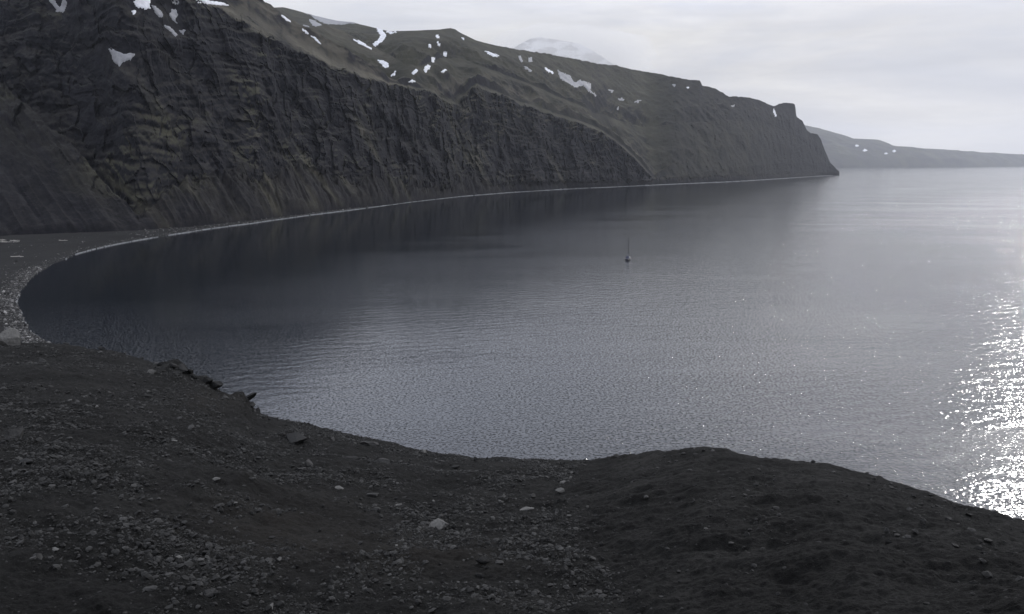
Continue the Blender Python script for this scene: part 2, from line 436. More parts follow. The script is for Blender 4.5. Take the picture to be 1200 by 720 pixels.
def mountain_relief():
    global rr, zz
    Pw = np.stack([rr * np.sin(AZ), rr * np.cos(AZ), zz], -1)
    pu, pv = project(Pw); DAMP = np.ones(rr.shape)         # snow lies in smooth hollows
    for cx, cy, ax, ay in ((143, 66, 26, 16), (166, 6, 18, 11), (184, 13, 14, 12), (200, 35, 12, 10), (206, 18, 12, 16), (214, 38, 8, 8), (66, 6, 18, 13)):
        DAMP *= 1 - .93 * np.exp(-((pu - cx) / ax) ** 4 - ((pv - cy) / ay) ** 4)
    cliff = smooth(1.2, 2.4, kk) * (1 - smooth(4.9, 5.6, kk))            # talus head to cliff top
    cliff = cliff * (1 - smooth(755, 800, U))[:, None]
    headl = smooth(755, 800, U)[:, None] * smooth(1.0, 2.5, kk) * (1 - smooth(9.3, 10, kk))
    # arc length along the shore, so that buttresses run down the slope
    s = np.cumsum(np.hypot(np.gradient(rr[:, 40] * np.sin(az0)), np.gradient(rr[:, 40] * np.cos(az0))))
    SS = np.broadcast_to(s[:, None], rr.shape)
    slant = SS + zz * 0.30                                                # gullies lean down to the right
    warp = fbm(Pw / 150.0, 3, .55, False, 3) * 130
    g1 = fbm(np.stack([(slant + warp) / 150, zz / 170 + warp / 200, rr * 0 + 3.3], -1), 5, .5, True, 11)
    g2 = fbm(np.stack([(SS + warp * .8) / 46 + zz / 160, zz / 48, rr * 0 + 8.1], -1), 4, .55, True, 23)
    g2 = g2 * np.clip(.5 + 1.6 * fbm(Pw / 190.0, 2, .5, False, 29), .1, 1.2)
    f1 = fbm(Pw / 46.0, 6, .56, False, 5)
    strata = fbm(np.stack([SS / 260, zz / 13 + fbm(Pw / 90, 2, .5, False, 77) * 2.0, rr * 0], -1), 3, .5, True, 31)
    big = fbm(np.stack([SS / 300, zz / 500, rr * 0 + 1.7], -1), 3, .5, False, 71)
    wx, wz = fbm(Pw / 60, 3, .55, False, 141) * 1.1, fbm(Pw / 60, 3, .55, False, 151) * .9
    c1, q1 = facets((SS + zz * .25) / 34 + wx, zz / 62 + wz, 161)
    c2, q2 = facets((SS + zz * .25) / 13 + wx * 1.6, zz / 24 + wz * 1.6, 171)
    dr = cliff * (-(g1 * 11 + g2 * 3 + f1 * 12 + big * 45 + c1 * 5.5 + c2 * 2.4) - strata * 6) * DAMP + headl * (-(g2 * 2 + g1 * 10 + c1 * 1.5) - f1 * 12)
    near = np.clip(rr / 900, .6, 1.6)
    rr = rr + dr * near
    zz = zz + cliff * (f1 * 5) * near
    tal = smooth(.3, 1.0, kk) * (1 - smooth(2.0, 3.2, kk))
    g3 = fbm(np.stack([(SS + zz * .9) / 26, zz / 200, rr * 0 + 2.2], -1), 4, .5, True, 41)
    zz = zz + tal * (g3 * (9 + 6 * smooth(160, 230, U) * smooth(640, 480, U))[:, None] + f1 * 9) * near
    up = smooth(5.3, 6.2, kk) * (1 - .92 * smooth(9.15, 9.85, kk)) * (1 - smooth(9.85, 10.0, kk)) * (1 - .75 * smooth(7.3, 7.95, kk) * (1 - smooth(8.0, 8.8, kk)))
    g4 = fbm(Pw / np.array([170., 170., 170.]), 5, .5, True, 51)
    zz = zz + up * (g4 - .35) * 24 * near * (1 - .5 * smooth(755, 800, U)[:, None])
    crest = fbm(Pw / 26, 4, .6, False, 61) * 6.0 * smooth(9.0, 10, kk) * (1 - smooth(10.6, 11, kk)) * (.25 + smooth(560, 640, U)[:, None])
    zz = zz + crest
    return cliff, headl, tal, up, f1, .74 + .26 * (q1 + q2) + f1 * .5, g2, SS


cliff, headl, tal, up, f1, g1, g2, SS = mountain_relief()
zz[U > 985] = np.minimum(zz[U > 985], -3)
PM = np.stack([rr * np.sin(AZ), rr * np.cos(AZ), zz], -1)
# where turf grows: gentle slopes above the cliff, ledges, the spur at the left, the green headland
du = np.gradient(PM, axis=0); dv = np.gradient(PM, axis=1)
N = np.cross(dv, du); N /= np.linalg.norm(N, axis=-1, keepdims=True) + 1e-9
nz = np.abs(N[..., 2])
na = fbm(PM / 60, 4, .55, False, 91); nb_ = fbm(PM / 240, 3, .5, False, 95)
st = fbm(np.stack([(SS + zz * 1.15 + na * 25) / 30, zz / 190, rr * 0 + 6.6], -1), 4, .55, False, 97)
ledge = cliff * smooth(.55, .80, nz + na * .2) * smooth(.0, .3, na + nb_ * .8)
rib = cliff * smooth(.08, .34, st) * smooth(-.06, .18, nb_ + na * .4)
upg = smooth(4.7 - 1.0 * smooth(470, 530, U)[:, None] * smooth(760, 700, U)[:, None], 5.2, kk + na * .9 + nb_ * .4) * (1 - smooth(10.4, 10.8, kk))
green = np.clip(upg * smooth(.45, .72, nz + na * .2) * (.8 + .5 * na) * (1 - .55 * smooth(755, 800, U))[:, None] + ledge * .85 + rib * .95, 0, 1)
spurm = (smooth(170, 60, U)[:, None] * (1 - smooth(1.9, 2.2, kk)) * smooth(1.1, 1.9, kk))
green = np.maximum(green, spurm * np.clip(.16 + st * .6, 0, .5) * smooth(1.05, 1.8, kk + na * .4))
green = np.maximum(green, headl * smooth(960, 840, U)[:, None] * (.42 + na * .5) * (1 - .6 * smooth(7.5, 9.5, kk)))
green = np.maximum(green, smooth(560, 600, U)[:, None] * smooth(800, 770, U)[:, None] * smooth(5, 6, kk) * (1 - smooth(8, 9, kk)) * (.3 + st))
green = np.clip(green, 0, 1)
scree = np.clip(tal * (.45 + st * 1.2) * (.35 + .65 * smooth(140, 210, U)[:, None]) + cliff * smooth(.5, .75, nz + na * .2) * .5 + cliff * smooth(.1, .4, st) * .4, 0, 1)
lowU = smooth(500, 455, U)[:, None]
dry_lit = smooth(4.9, 5.4, kk + na * .5) * (1 - smooth(6.8, 7.15, kk)) * lowU * (.75 + .5 * na)
dry_lit = np.maximum(dry_lit, np.exp(-((kk - 7.0) / .16) ** 2) * smooth(315, 345, U)[:, None] * smooth(770, 740, U)[:, None] * (.8 + .6 * na))      # sunlit crest edges put into the colour as pale lines
dry_lit = np.maximum(dry_lit, np.exp(-((kk - 8.05) / .22) ** 2) * smooth(360, 375, U)[:, None] * smooth(480, 440, U)[:, None] * .7)  # lit edge of the hill behind, painted in the same way
dry_lit = np.maximum(dry_lit, rib * smooth(.2, .4, st) * .8)
dry_lit = np.maximum(dry_lit, .8 * np.exp(-((U[:, None] - 655 - (kk - 6.5) * -28) / 9) ** 2) * smooth(5, 5.4, kk) * (1 - smooth(7.6, 8.4, kk)) * (.6 + na))
dry_lit = np.maximum(dry_lit, tal * smooth(.05, .35, st + na * .3) * smooth(150, 200, U)[:, None] * smooth(520, 460, U)[:, None] * .45)
green = np.maximum(green, tal * smooth(.05, .35, st + na * .3) * smooth(150, 200, U)[:, None] * smooth(520, 460, U)[:, None] * .8)
dry_lit = np.clip(dry_lit, 0, 1)
structure(grid_mesh('mountain', PM, M_MOUNT, {'green': green, 'scree': scree, 'facet': np.clip(g1, .3, 1.7), 'dry_lit': dry_lit}, False))

# ------------------------------------------------------------------ snow patches lying on the mountain
vis_te = (zz - H) / rr
run = np.maximum.accumulate(vis_te, axis=1)
VIS = vis_te >= run - .0006
PU, PV = project(PM)


def inside(poly, x, y):
    poly = np.array(poly, float); c = np.zeros(x.shape, bool); j = len(poly) - 1
    for i in range(len(poly)):
        xi, yi = poly[i]; xj, yj = poly[j]
        c ^= ((yi > y) != (yj > y)) & (x < (xj - xi) * (y - yi) / (yj - yi + 1e-9) + xi); j = i
    return c


def streak(x0, y0, x1, y1, w):
    dx, dy = x1 - x0, y1 - y0; L = math.hypot(dx, dy); nx, ny = -dy / L * w / 2, dx / L * w / 2
    mx, my = (x0 * .6 + x1 * .4), (y0 * .6 + y1 * .4)
    return [(x0, y0), (mx + nx * 1.2, my + ny * 1.2), (x1 + nx * .8, y1 + ny * .8), (x1 - nx * .6, y1 - ny * .6), (mx - nx, my - ny)]


PATCH_WARP = (fbm(PM / 18, 4, .65, False, 201) * 3.4, fbm(PM / 18, 4, .65, False, 207) * 2.6)


def largest(m):
    todo = set(zip(*[a.tolist() for a in np.nonzero(m)])); best = []
    while todo:
        st = [todo.pop()]; comp = [st[0]]
        while st:
            a, b = st.pop()
            for q in ((a + 1, b), (a - 1, b), (a, b + 1), (a, b - 1), (a + 1, b + 1), (a - 1, b - 1), (a + 1, b - 1), (a - 1, b + 1)):
                if q in todo: todo.remove(q); st.append(q); comp.append(q)
        if len(comp) > len(best): best = comp
    r = np.zeros_like(m)
    for a, b in best: r[a, b] = True
    return r


def snow_patch(poly, label, thick=1.0):
    wob = 1.0 if max(p[0] for p in poly) - min(p[0] for p in poly) > 8 else .4
    m = inside(poly, PU + PATCH_WARP[0] * wob, PV + PATCH_WARP[1] * wob) & VIS
    for grow in ((1, 1, 0, 0) if (max(p[0] for p in poly) - min(p[0] for p in poly)) * (max(p[1] for p in poly) - min(p[1] for p in poly)) > 150 and len(poly) != 5 else ()):                  # close small gaps, then keep the largest piece
        g = m.copy()
        for ax in (0, 1):
            for sh in (1, -1):
                g = (g | np.roll(m, sh, ax)) if grow else (g & np.roll(m, sh, ax))
        m = g
    m = largest(m)
    i, j = np.nonzero(m)
    if len(i) < 3: return None
    i0, i1, j0, j1 = max(i.min() - 1, 0), i.max() + 2, max(j.min() - 1, 0), j.max() + 2
    sub = PM[i0:i1, j0:j1].copy(); mm = m[i0:i1, j0:j1].astype(float)
    # thickest inside, sinking under the slope at the rim
    lift = np.where(mm > 0, thick, -thick)
    nn = N[i0:i1, j0:j1] * np.sign(N[i0:i1, j0:j1, 2:3] + 1e-9)
    sub = sub + nn * lift[..., None]
    q = (mm[:-1, :-1] + mm[1:, :-1] + mm[1:, 1:] + mm[:-1, 1:]) > 0
    if q.sum() < 2: return None
    idx = np.arange(sub.shape[0] * sub.shape[1]).reshape(sub.shape[:2])
    f = np.stack([idx[:-1, :-1], idx[1:, :-1], idx[1:, 1:], idx[:-1, 1:]], -1)[q]
    used, inv = np.unique(f, return_inverse=True)
    V = sub.reshape(-1, 3)[used]; c = V.mean(0)
    o = raw_mesh('snow_patch', V - c, inv.reshape(f.shape), M_SNOW_SHADED if ('grey' in label or 'faint' in label or 'dark cliff' in label or 'hook' in label or 'mossy' in label) else M_SNOW, None, True); o.location = c
    return tag(o, label, 'snow patch', 'snow patches on the mountains')


SNOW = [
    ([(55, -1), (65, 10), (66, 14), (74, 15), (79, 3), (74, -2), (73, 7), (69, 9), (63, -1)], 'forked snow patch at the top left of the dark cliff'),
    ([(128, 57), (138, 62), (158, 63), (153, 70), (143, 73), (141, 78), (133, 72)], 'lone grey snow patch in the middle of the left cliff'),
    ([(156, 1), (175, -1), (176, 9), (170, 11), (159, 8)], 'bright ragged snow patch at the head of the left cliff'),
    ([(154, 12), (160, 13), (157, 19)], 'small snow scrap just under the bright ragged patch'),
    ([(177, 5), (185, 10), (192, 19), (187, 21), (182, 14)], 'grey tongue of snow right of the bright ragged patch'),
    (streak(191, 27, 207, 42, 3.0), 'thin diagonal snow streak beside a mossy rib on the left cliff'),
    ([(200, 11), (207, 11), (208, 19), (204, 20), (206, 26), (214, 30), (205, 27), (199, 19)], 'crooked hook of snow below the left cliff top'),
    ([(210, 36), (217, 35), (215, 42)], 'little triangular snow scrap under the crooked hook'),
    ([(200, -2), (209, -2), (207, 6)], 'snow scrap at the top edge above the crooked hook'),
    ([(218, -6), (240, 0), (262, 4), (270, 7), (250, 6), (236, 4)], 'long white snow field on the skyline left of the brown peak'),
    (streak(329, 17, 340, 26, 2.6), 'short slanting snow streak right of the brown peak'),
    (streak(353, 33, 361, 40, 2.2), 'upper snow dash in the gully behind the brown ridge'),
    (streak(362, 40, 376, 51, 2.2), 'lower thin snow line in the gully behind the brown ridge'),
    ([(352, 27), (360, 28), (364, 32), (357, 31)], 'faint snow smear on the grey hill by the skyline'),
    ([(358, 20), (370, 25), (379, 31), (372, 35), (365, 28)], 'broad snow wedge on the grey hill by the skyline'),
    ([(350, 11), (380, 19), (424, 27), (400, 29), (384, 28), (374, 25), (362, 17)], 'wide snow field along the skyline behind the grey hill'),
    (streak(411, 44, 436, 57, 3.6), 'long slanting snow streak on the green hillside under the skyline'),
    ([(441, 33), (448, 35), (453, 42), (448, 49), (440, 54), (437, 52), (443, 47), (446, 42)], 'curved crescent of snow below the skyline dip'),
    ([(452, 37), (467, 37.5), (458, 40.5)], 'flat snow patch right of the curved crescent'),
    ([(443, 70), (451, 72), (456, 76), (453, 80), (448, 77)], 'teardrop snow patch in the bowl above the cliff'),
    ([(457, 88), (464, 83), (463, 88), (458, 91)], 'snow patch at the lip of the cliff below the teardrop'),
    ([(482, 86), (487, 81), (490, 83), (485, 88.5)], 'small oval snow patch low in the bowl'),
    ([(477, 97), (491, 91.5), (484, 98)], 'thin snow sliver lowest in the bowl'),
    ([(496, 82), (500, 76), (505, 78), (499, 86)], 'chunky bright snow patch low in the bowl'),
    ([(506, 67), (509.5, 68), (509, 74), (506, 73)], 'small upright snow fleck above the chunky patch'),
    (streak(500.5, 47, 508, 61, 2.8), 'upright snow streak under the round summit'),
    ([(510, 41), (514, 41), (515.5, 45), (512, 45)], 'snow fleck just under the round summit'),
    (streak(511, 48, 516, 54, 1.8), 'fine snow thread under the round summit'),
    ([(516, 57), (520, 60), (525, 64), (521, 68.5), (519, 63)], 'comma shaped snow patch under the round summit'),
    (streak(514, 86, 524, 81.5, 2.2), 'pale snow dash right of the chunky patch'),
    ([(541, 44), (544, 44.5), (543.5, 47.5), (541.5, 46.5)], 'tiny snow fleck right of the round summit'),
    ([(568, 59.5), (574, 61), (587, 66.5), (577, 66.8)], 'flat snow tongue on the ridge right of the summit'),
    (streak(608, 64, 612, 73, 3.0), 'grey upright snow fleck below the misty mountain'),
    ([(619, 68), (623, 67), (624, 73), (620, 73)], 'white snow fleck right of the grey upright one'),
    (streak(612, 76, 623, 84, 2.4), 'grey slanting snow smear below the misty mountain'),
    (streak(638, 79, 648, 86, 2.4), 'white slanting snow dash on the long ridge'),
    ([(653, 83), (667, 88), (673, 97), (680, 94), (692, 98), (693, 107), (701, 115), (690, 107), (683, 100), (673, 102), (665, 97), (657, 93)], 'largest blue grey snow patch on the long ridge'),
    ([(713, 105), (719, 106), (717, 109)], 'faint snow fleck right of the largest patch'),
    (streak(721, 114.5, 736, 119, 3.0), 'faint flat snow band below the long ridge'),
    ([(722, 126), (726, 126), (725, 129)], 'tiny snow dot below the faint flat band'),
    (streak(743, 119, 752, 118, 3.0), 'faint snow smear right of the flat band'),
    ([(787, 98), (792, 99), (790, 103)], 'faint snow fleck under the stepped skyline'),
    ([(804.5, 102), (808, 102), (807, 105)], 'bright snow dot under the stepped skyline'),
    ([(856, 124), (861, 122.5), (860, 126)], 'faint snow fleck on the headland'),
    (streak(906, 126, 909.5, 137, 2.2), 'narrow snow streak beside the headland knob'),
]
for poly, lab in SNOW: snow_patch(poly, lab)


# ------------------------------------------------------------------ far land
def far_range(name, U, sky_pts, base_r, slope, mat, amp, seed, gul):
    v = curve(sky_pts, U); a, t = pix(U, v); b = curve(base_r, U)
    r1 = (H + slope * b) / np.maximum(slope - t, .05); z1 = H + t * r1
    tt = np.concatenate([np.linspace(0, 1, 70), np.linspace(1.1, 3, 12)])
    r = b[:, None] + (r1 - b)[:, None] * tt[None]
    z = np.where(tt[None] <= 1, z1[:, None] * np.clip(tt[None], 0, 1) ** gul, z1[:, None] * (1 - (tt[None] - 1) * .4)) - 8 * (tt[None] < .01)
    A = np.broadcast_to(a[:, None], r.shape)
    P = np.stack([r * np.sin(A), r * np.cos(A), z], -1)
    fall = np.clip(tt * 4, 0, 1) * np.clip((1.02 - tt) * 3 + .15, .15, 1)
    d = fbm(P / (amp * 9), 5, .55, True, seed)
    P[..., 2] += (d - .4) * amp * fall[None]
    return P


Uf = np.arange(900, 1500, 1.5)
PF = far_range('far_coast', Uf, [(900, 140), (945, 147.5), (960, 150), (985, 158), (1000, 163), (1030, 164), (1037, 166.5), (1047, 171), (1080, 174), (1140, 178), (1200, 181.5), (1300, 185), (1500, 189)],
               [(900, 12500), (1055, 14800), (1120, 17000), (1200, 20000), (1500, 24000)], .30, M_FAR, 110, 301, .8)
structure(grid_mesh('far_coast', PF, M_FAR))
fu, fv = project(PF)
for (u, v, w, h, lab) in [(1004, 171, 5, 3.2, 'small snow patch on the far hazy coast, the one nearest the headland'), (1013.5, 176.5, 6, 3.4, 'slanting snow patch in the middle of the far hazy coast'),
                          (1048, 177.5, 5, 3.4, 'bright snow dot under the step of the far hazy coast'), (1038, 180, 4, 2.6, 'faint snow fleck low on the far hazy coast')]:
    m = (np.abs(fu - u) / w + np.abs(fv - v) / h) < .5 + .35 * fbm(PF / 90, 2, .5, False, 303)
    i, j = np.nonzero(m[:, :70])
    if len(i) < 2: continue
    i0, i1, j0, j1 = i.min() - 1, i.max() + 2, max(j.min() - 1, 0), j.max() + 2
    sub = PF[i0:i1, j0:j1].copy(); mm = m[i0:i1, j0:j1]
    sub[..., 2] += np.where(mm, 6, -8); c = sub.reshape(-1, 3).mean(0)
    o = grid_mesh('snow_patch', sub - c, M_SNOW); o.location = c
    tag(o, lab, 'snow patch', 'snow patches on the mountains')

Um = np.arange(520, 780, 1.2)
PMM = far_range('misty_mountain', Um, [(520, 110), (570, 80), (590, 64), (603, 56), (612, 50), (622, 45.5), (635, 44), (650, 46.5), (665, 49.5), (680, 52), (695, 60), (708, 69), (720, 77), (745, 95), (780, 120)],
                [(520, 6200), (780, 6200)], .55, M_SNOWF, 60, 401, 1.0)
structure(grid_mesh('misty_mountain', PMM, M_SNOWF))

# ------------------------------------------------------------------ beach round the head of the bay
sx, sy = sea_point([p[0] for p in shore_px], [p[1] for p in shore_px])
shore = list(zip(sx, sy)) + [(-95, 205), (-40, 150), (30, 118), (95, 80), (140, 10), (160, -120)]
shore = np.array(shore)
seg = np.concatenate([[0], np.cumsum(np.hypot(*np.diff(shore, axis=0).T))])


def resample(n_, s0, s1):
    s = np.linspace(s0, s1, n_)
    x, y = np.interp(s, seg, shore[:, 0]), np.interp(s, seg, shore[:, 1])
    for _ in range(6):
        x[1:-1] = (x[:-2] + 2 * x[1:-1] + x[2:]) / 4; y[1:-1] = (y[:-2] + 2 * y[1:-1] + y[2:]) / 4
    tx, ty = np.gradient(x), np.gradient(y); L = np.hypot(tx, ty)
    return s, x, y, ty / L, -tx / L          # normal to one side


s_, bx, by, nx_, ny_ = resample(900, 0, seg[-1])
# inland is the side away from the middle of the bay
mid_i = int(np.argmin(np.abs(bx - sx[21]) + np.abs(by - sy[21])))
if nx_[mid_i] > 0: nx_, ny_ = -nx_, -ny_
width = np.interp(s_, [0, seg[10], seg[14], seg[17], seg[19], seg[23], seg[24], seg[25], seg[26], seg[-1]], [25, 40, 60, 120, 330, 330, 220, 90, 60, 40])
prof_d = np.concatenate([[-14, -6, -2, 0, 1.2, 2.5, 4, 6, 9], np.linspace(.04, 1, 24)])
D = np.where(np.arange(len(prof_d))[None] < 9, prof_d[None], 9 + (width[:, None] - 9) * prof_d[None])
wig = fbm(np.stack([s_ / 35, s_ * 0, s_ * 0 + 4], -1), 4, .5, False, 7) * 2.5
bz = np.where(D < 0, D * .12, 2.6 * (1 - np.exp(-np.maximum(D, 0) / 14)) + np.maximum(D, 0) * .012)
PB = np.stack([bx[:, None] + nx_[:, None] * (D + wig[:, None]), by[:, None] + ny_[:, None] * (D + wig[:, None]), bz], -1)
PB[..., 2] += fbm(PB / 11, 3, .5, False, 9) * .5 * smooth(3, 12, D)
structure(grid_mesh('beach', PB, M_BEACH, {'inland': D}))

# surf: broken white line where the swell meets the shingle
verts, quads = [], []
seedn = fbm(np.stack([s_ / 22, s_ * 0, s_ * 0], -1), 4, .6, False, 19)
last = int(np.searchsorted(s_, seg[24]))
S2 = np.linspace(0, s_[last], 2600)
X2, Y2 = np.interp(S2, s_, bx + nx_ * wig), np.interp(S2, s_, by + ny_ * wig)
NX2, NY2 = np.interp(S2, s_, nx_), np.interp(S2, s_, ny_)
fo = fbm(np.stack([S2 / 26, S2 * 0, S2 * 0], -1), 5, .65, False, 19)
dist = np.hypot(X2, Y2)
wid = np.clip((fo + .22) * 1.9, 0, 1.2) * np.clip((dist / 800) ** 2.2, .2, 11)
wid[(S2 > seg[5] ) & (S2 < seg[8])] *= .35
wid[(S2 > seg[18]) & (S2 < seg[21])] *= .25
for k in range(len(S2) - 1):
    if wid[k] < .08 and wid[k + 1] < .08: continue
    b0 = len(verts)
    for q in (k, k + 1):
        w_ = wid[q]; j = random.uniform(-.4, .4)
        for d, z in ((-w_ * .8 + j, -.12), (-w_ * .35 + j, .16 + .11 * w_), (w_ * .35 + j, .2 + .13 * w_), (w_ + j, .6 + .1 * w_)):
            verts.append((X2[q] + NX2[q] * d, Y2[q] + NY2[q] * d, z))
    for c in range(3): quads.append((b0 + c, b0 + c + 4, b0 + c + 5, b0 + c + 1))
o = raw_mesh('surf', np.array(verts), np.array(quads), M_FOAM); stuff(o)


# ------------------------------------------------------------------ stones
def ico(sub):
    import bmesh
    bm = bmesh.new(); bmesh.ops.create_icosphere(bm, subdivisions=sub, radius=1.0)
    v = np.array([q.co[:] for q in bm.verts]); f = np.array([[q.index for q in t.verts] for t in bm.faces]); bm.free()
    return v, f


I1, I2, I3 = ico(1), ico(2), ico(3)


def rock_shape(seed, flat=.6, cuts=9, base=I2):
    """an angular stone: a ball cut by random planes"""
    g = np.random.default_rng(seed); v = base[0].copy()
    for _ in range(cuts):
        d = g.normal(size=3); d /= np.linalg.norm(d); h = g.uniform(.38, .8)
        e = v @ d; over = np.maximum(e - h, 0); v -= over[:, None] * d[None]
    v += fbm(v * 2.2 + seed, 3, .6, False, seed)[:, None] * v * .22
    v *= np.array([1.0, g.uniform(.6, .95), flat * g.uniform(.8, 1.15)])
    v /= np.abs(v[:, 0]).max()
    return v


def scatter_stones(name, pos, size, mat, tones, flat=(.45, .9), seed=3, nvar=24):
    """many stones as one mesh"""
    g = np.random.default_rng(seed); nst = len(pos)
    shapes = np.stack([rock_shape(1000 + seed * 50 + i, g.uniform(*flat), 5, I1) for i in range(nvar)])
    pick = g.integers(0, nvar, nst); v = shapes[pick] * size[:, None, None] * .5
    a = g.uniform(0, 2 * math.pi, nst); c, s = np.cos(a)[:, None], np.sin(a)[:, None]
    x = v[..., 0] * c - v[..., 1] * s; y = v[..., 0] * s + v[..., 1] * c
    tx = g.normal(0, .25, nst)[:, None]; z = v[..., 2] + x * tx
    V = np.stack([x, y, z], -1) + pos[:, None, :] + np.array([0, 0, 1])[None, None] * size[:, None, None] * .12
    f = (I1[1][None] + (np.arange(nst) * len(I1[0]))[:, None, None]).reshape(-1, 3)
    t = np.repeat(tones, len(I1[0]))
    return stuff(raw_mesh(name, V.reshape(-1, 3), f, mat, {'tone': t}))


# ------------------------------------------------------------------ foreground hillside under the camera
UG = np.concatenate([np.arange(-420, -40, 6.0), np.arange(-40, 1240, 1.7), np.arange(1240, 1700, 6.0)])
edge = curve([(-420, 420), (-200, 404), (0, 401), (30, 400), (60, 401), (100, 404), (130, 409), (160, 415), (190, 424), (215, 432), (232, 439), (245, 447), (255, 453), (275, 461), (290, 468), (300, 479), (330, 490.5), (380, 502.5),
              (430, 513.5), (480, 523.5), (520, 530.5), (560, 536), (600, 537), (640, 541), (670, 542), (700, 541), (720, 537.5), (750, 533.5), (790, 529.5), (820, 526.5), (850, 528.5), (890, 533.5), (930, 538.5),
              (965, 541.5), (1000, 550), (1040, 563), (1080, 576), (1120, 588), (1160, 601), (1200, 613), (1300, 650), (1450, 705), (1700, 800)], UG)
d_edge = curve([(-420, 60), (0, 52), (150, 48), (300, 40), (400, 37), (540, 34), (670, 33), (820, 28), (1000, 26), (1200, 23), (1450, 16), (1700, 9)], UG)
d_bot = curve([(-420, 12), (0, 12.5), (600, 12), (760, 11.3), (1000, 10.2), (1200, 10), (1450, 8.5), (1700, 5)], UG)
NV = 300
azb, _ = pix(UG, np.full_like(UG, 560.0))
tt = np.linspace(0, 1, NV)
vbot = 735.0
VV = vbot + (edge[:, None] - vbot) * tt[None]
_, TE = pix(np.broadcast_to(UG[:, None], VV.shape), VV)
inv = 1 / d_bot[:, None] + (1 / d_edge - 1 / d_bot)[:, None] * (tt ** 1.0)[None]
r_f = 1 / inv; z_f = H + TE * r_f
# mound at the right stands nearer than the gravel trough left of it
UGG = np.broadcast_to(UG[:, None], VV.shape)
# rows from the feet down to the bottom of the picture
nb0 = 14
t0 = np.linspace(0, 1, nb0, endpoint=False)
r_n = .8 + (r_f[:, :1] - .8) * t0[None]; z_n = 58.35 + (z_f[:, :1] - 58.35) * t0[None]
# rows beyond the brow: it rolls over and falls to the sea
dd = np.array([.4, 1.0, 2, 3.5, 6, 10, 16, 25, 40, 60, 90, 120.])
r_b = r_f[:, -1:] + dd[None]; z_b = np.maximum(z_f[:, -1:] - .38 * dd[None] - .42 * dd[None] * (1 - np.exp(-dd[None] / 5)), -6)
RG = np.concatenate([r_n, r_f, r_b], 1); ZG = np.concatenate([z_n, z_f, z_b], 1)
TG = np.concatenate([np.full(nb0, 0), tt, np.full(len(dd), 1)])
AG = np.broadcast_to(azb[:, None], RG.shape)
PG = np.stack([RG * np.sin(AG), RG * np.cos(AG), ZG], -1)
moundmask = smooth(0, 1, (UGG - (640 + np.maximum(0, VV - 640) * 1.3)) / 60)
MM = np.concatenate([np.repeat(moundmask[:, :1], nb0, 1), moundmask, np.repeat(moundmask[:, -1:], len(dd), 1)], 1)
Q = PG.copy(); Q[..., 2] = 0
w1 = fbm(Q / 7.0, 3, .5, False, 501); w2 = fbm(Q / 1.7, 4, .55, False, 511); w3 = fbm(Q / .5, 3, .6, False, 521); w4 = fbm(Q / .16, 3, .6, True, 523)
rip = fbm(np.stack([Q[..., 0] / 2.4 + Q[..., 1] * .1, Q[..., 1] / .9, Q[..., 0] * 0], -1), 4, .55, True, 531)
fade = np.concatenate([np.full(nb0, .6), 1 - .35 * smooth(.75, 1, tt), np.full(len(dd), .65)])[None]
dz = fade * (w1 * .50 * (1 - .35 * MM) + w2 * .34 * (1 + .25 * MM) + w3 * .13 * (1 - .3 * MM) + (w4 - .3) * .035 + MM * (rip - .4) * .16)
PG[..., 2] += dz
GU, GV = project(PG)                                                     # broken rocky lip along the left brow
for u_, v_, a_, b_, h_ in ((213, 434, 22, 10, .5), (246, 449, 13, 8, .4), (290, 468, 16, 12, .5), (345, 515, 22, 8, .35), (825, 530, 40, 10, .06)):
    PG[..., 2] += np.exp(-((GU - u_) / a_) ** 2 - ((GV - v_) / b_) ** 2) * h_ * np.clip(.45 + 1.5 * fbm(Q / .8, 3, .6, True, 541), -.2, 1.2)
PG[:, :nb0 // 2, 2] = np.minimum(PG[:, :nb0 // 2, 2], 58.6)
bl = np.exp(-(((UGG - 330) / 110) ** 2 + ((VV - 620) / 40) ** 2)) + np.exp(-(((UGG - 265) / 40) ** 2 + ((VV - 468) / 14) ** 2)) + .7 * np.exp(-(((UGG - 520) / 120) ** 2 + ((VV - 655) / 25) ** 2))
BR = np.concatenate([np.repeat(bl[:, :1], nb0, 1), bl, np.repeat(bl[:, -1:], len(dd), 1)], 1) * (.6 + .8 * w2)
structure(grid_mesh('hillside', PG, M_SOIL, {'brown': np.clip(BR, 0, 1)}))
GU, GV = project(PG)
GVALID = np.zeros(RG.shape, bool); GVALID[:, nb0:nb0 + NV] = True


def ground_at(u, v):
    d = np.where(GVALID, (GU - u) ** 2 + (GV - v) ** 2, 1e9); k = int(np.argmin(d)); i, j = np.unravel_index(k, d.shape)
    return PG[i, j].copy(), math.hypot(PG[i, j, 0], PG[i, j, 1])


# loose gravel, thousands of small stones
C0 = PG[:-1, nb0:nb0 + NV - 1]; C1 = PG[1:, nb0:nb0 + NV - 1]; C2 = PG[:-1, nb0 + 1:nb0 + NV]
area = np.linalg.norm(np.cross(C1 - C0, C2 - C0), axis=-1)
cu, cv = GU[:-1, nb0:nb0 + NV - 1], GV[:-1, nb0:nb0 + NV - 1]
mk = MM[:-1, nb0:nb0 + NV - 1]
cl1 = fbm(np.stack([C0[..., 0] / 3.2, C0[..., 1] / 3.2, C0[..., 0] * 0], -1), 3, .55, False, 601)
dens = np.clip(.28 + 2.4 * cl1, .03, 1.8) * (1 - .93 * mk) * (.6 + .4 * smooth(430, 520, cv))
dens *= ((cu > -30) & (cu < 1235) & (cv < 740))
pr = (area * dens).reshape(-1); pr /= pr.sum()
NG = 52000
pk = rng.choice(len(pr), NG, p=pr); ci, cj = np.unravel_index(pk, area.shape); cj = cj + nb0
a_, b_ = rng.random((NG, 1)), rng.random((NG, 1))
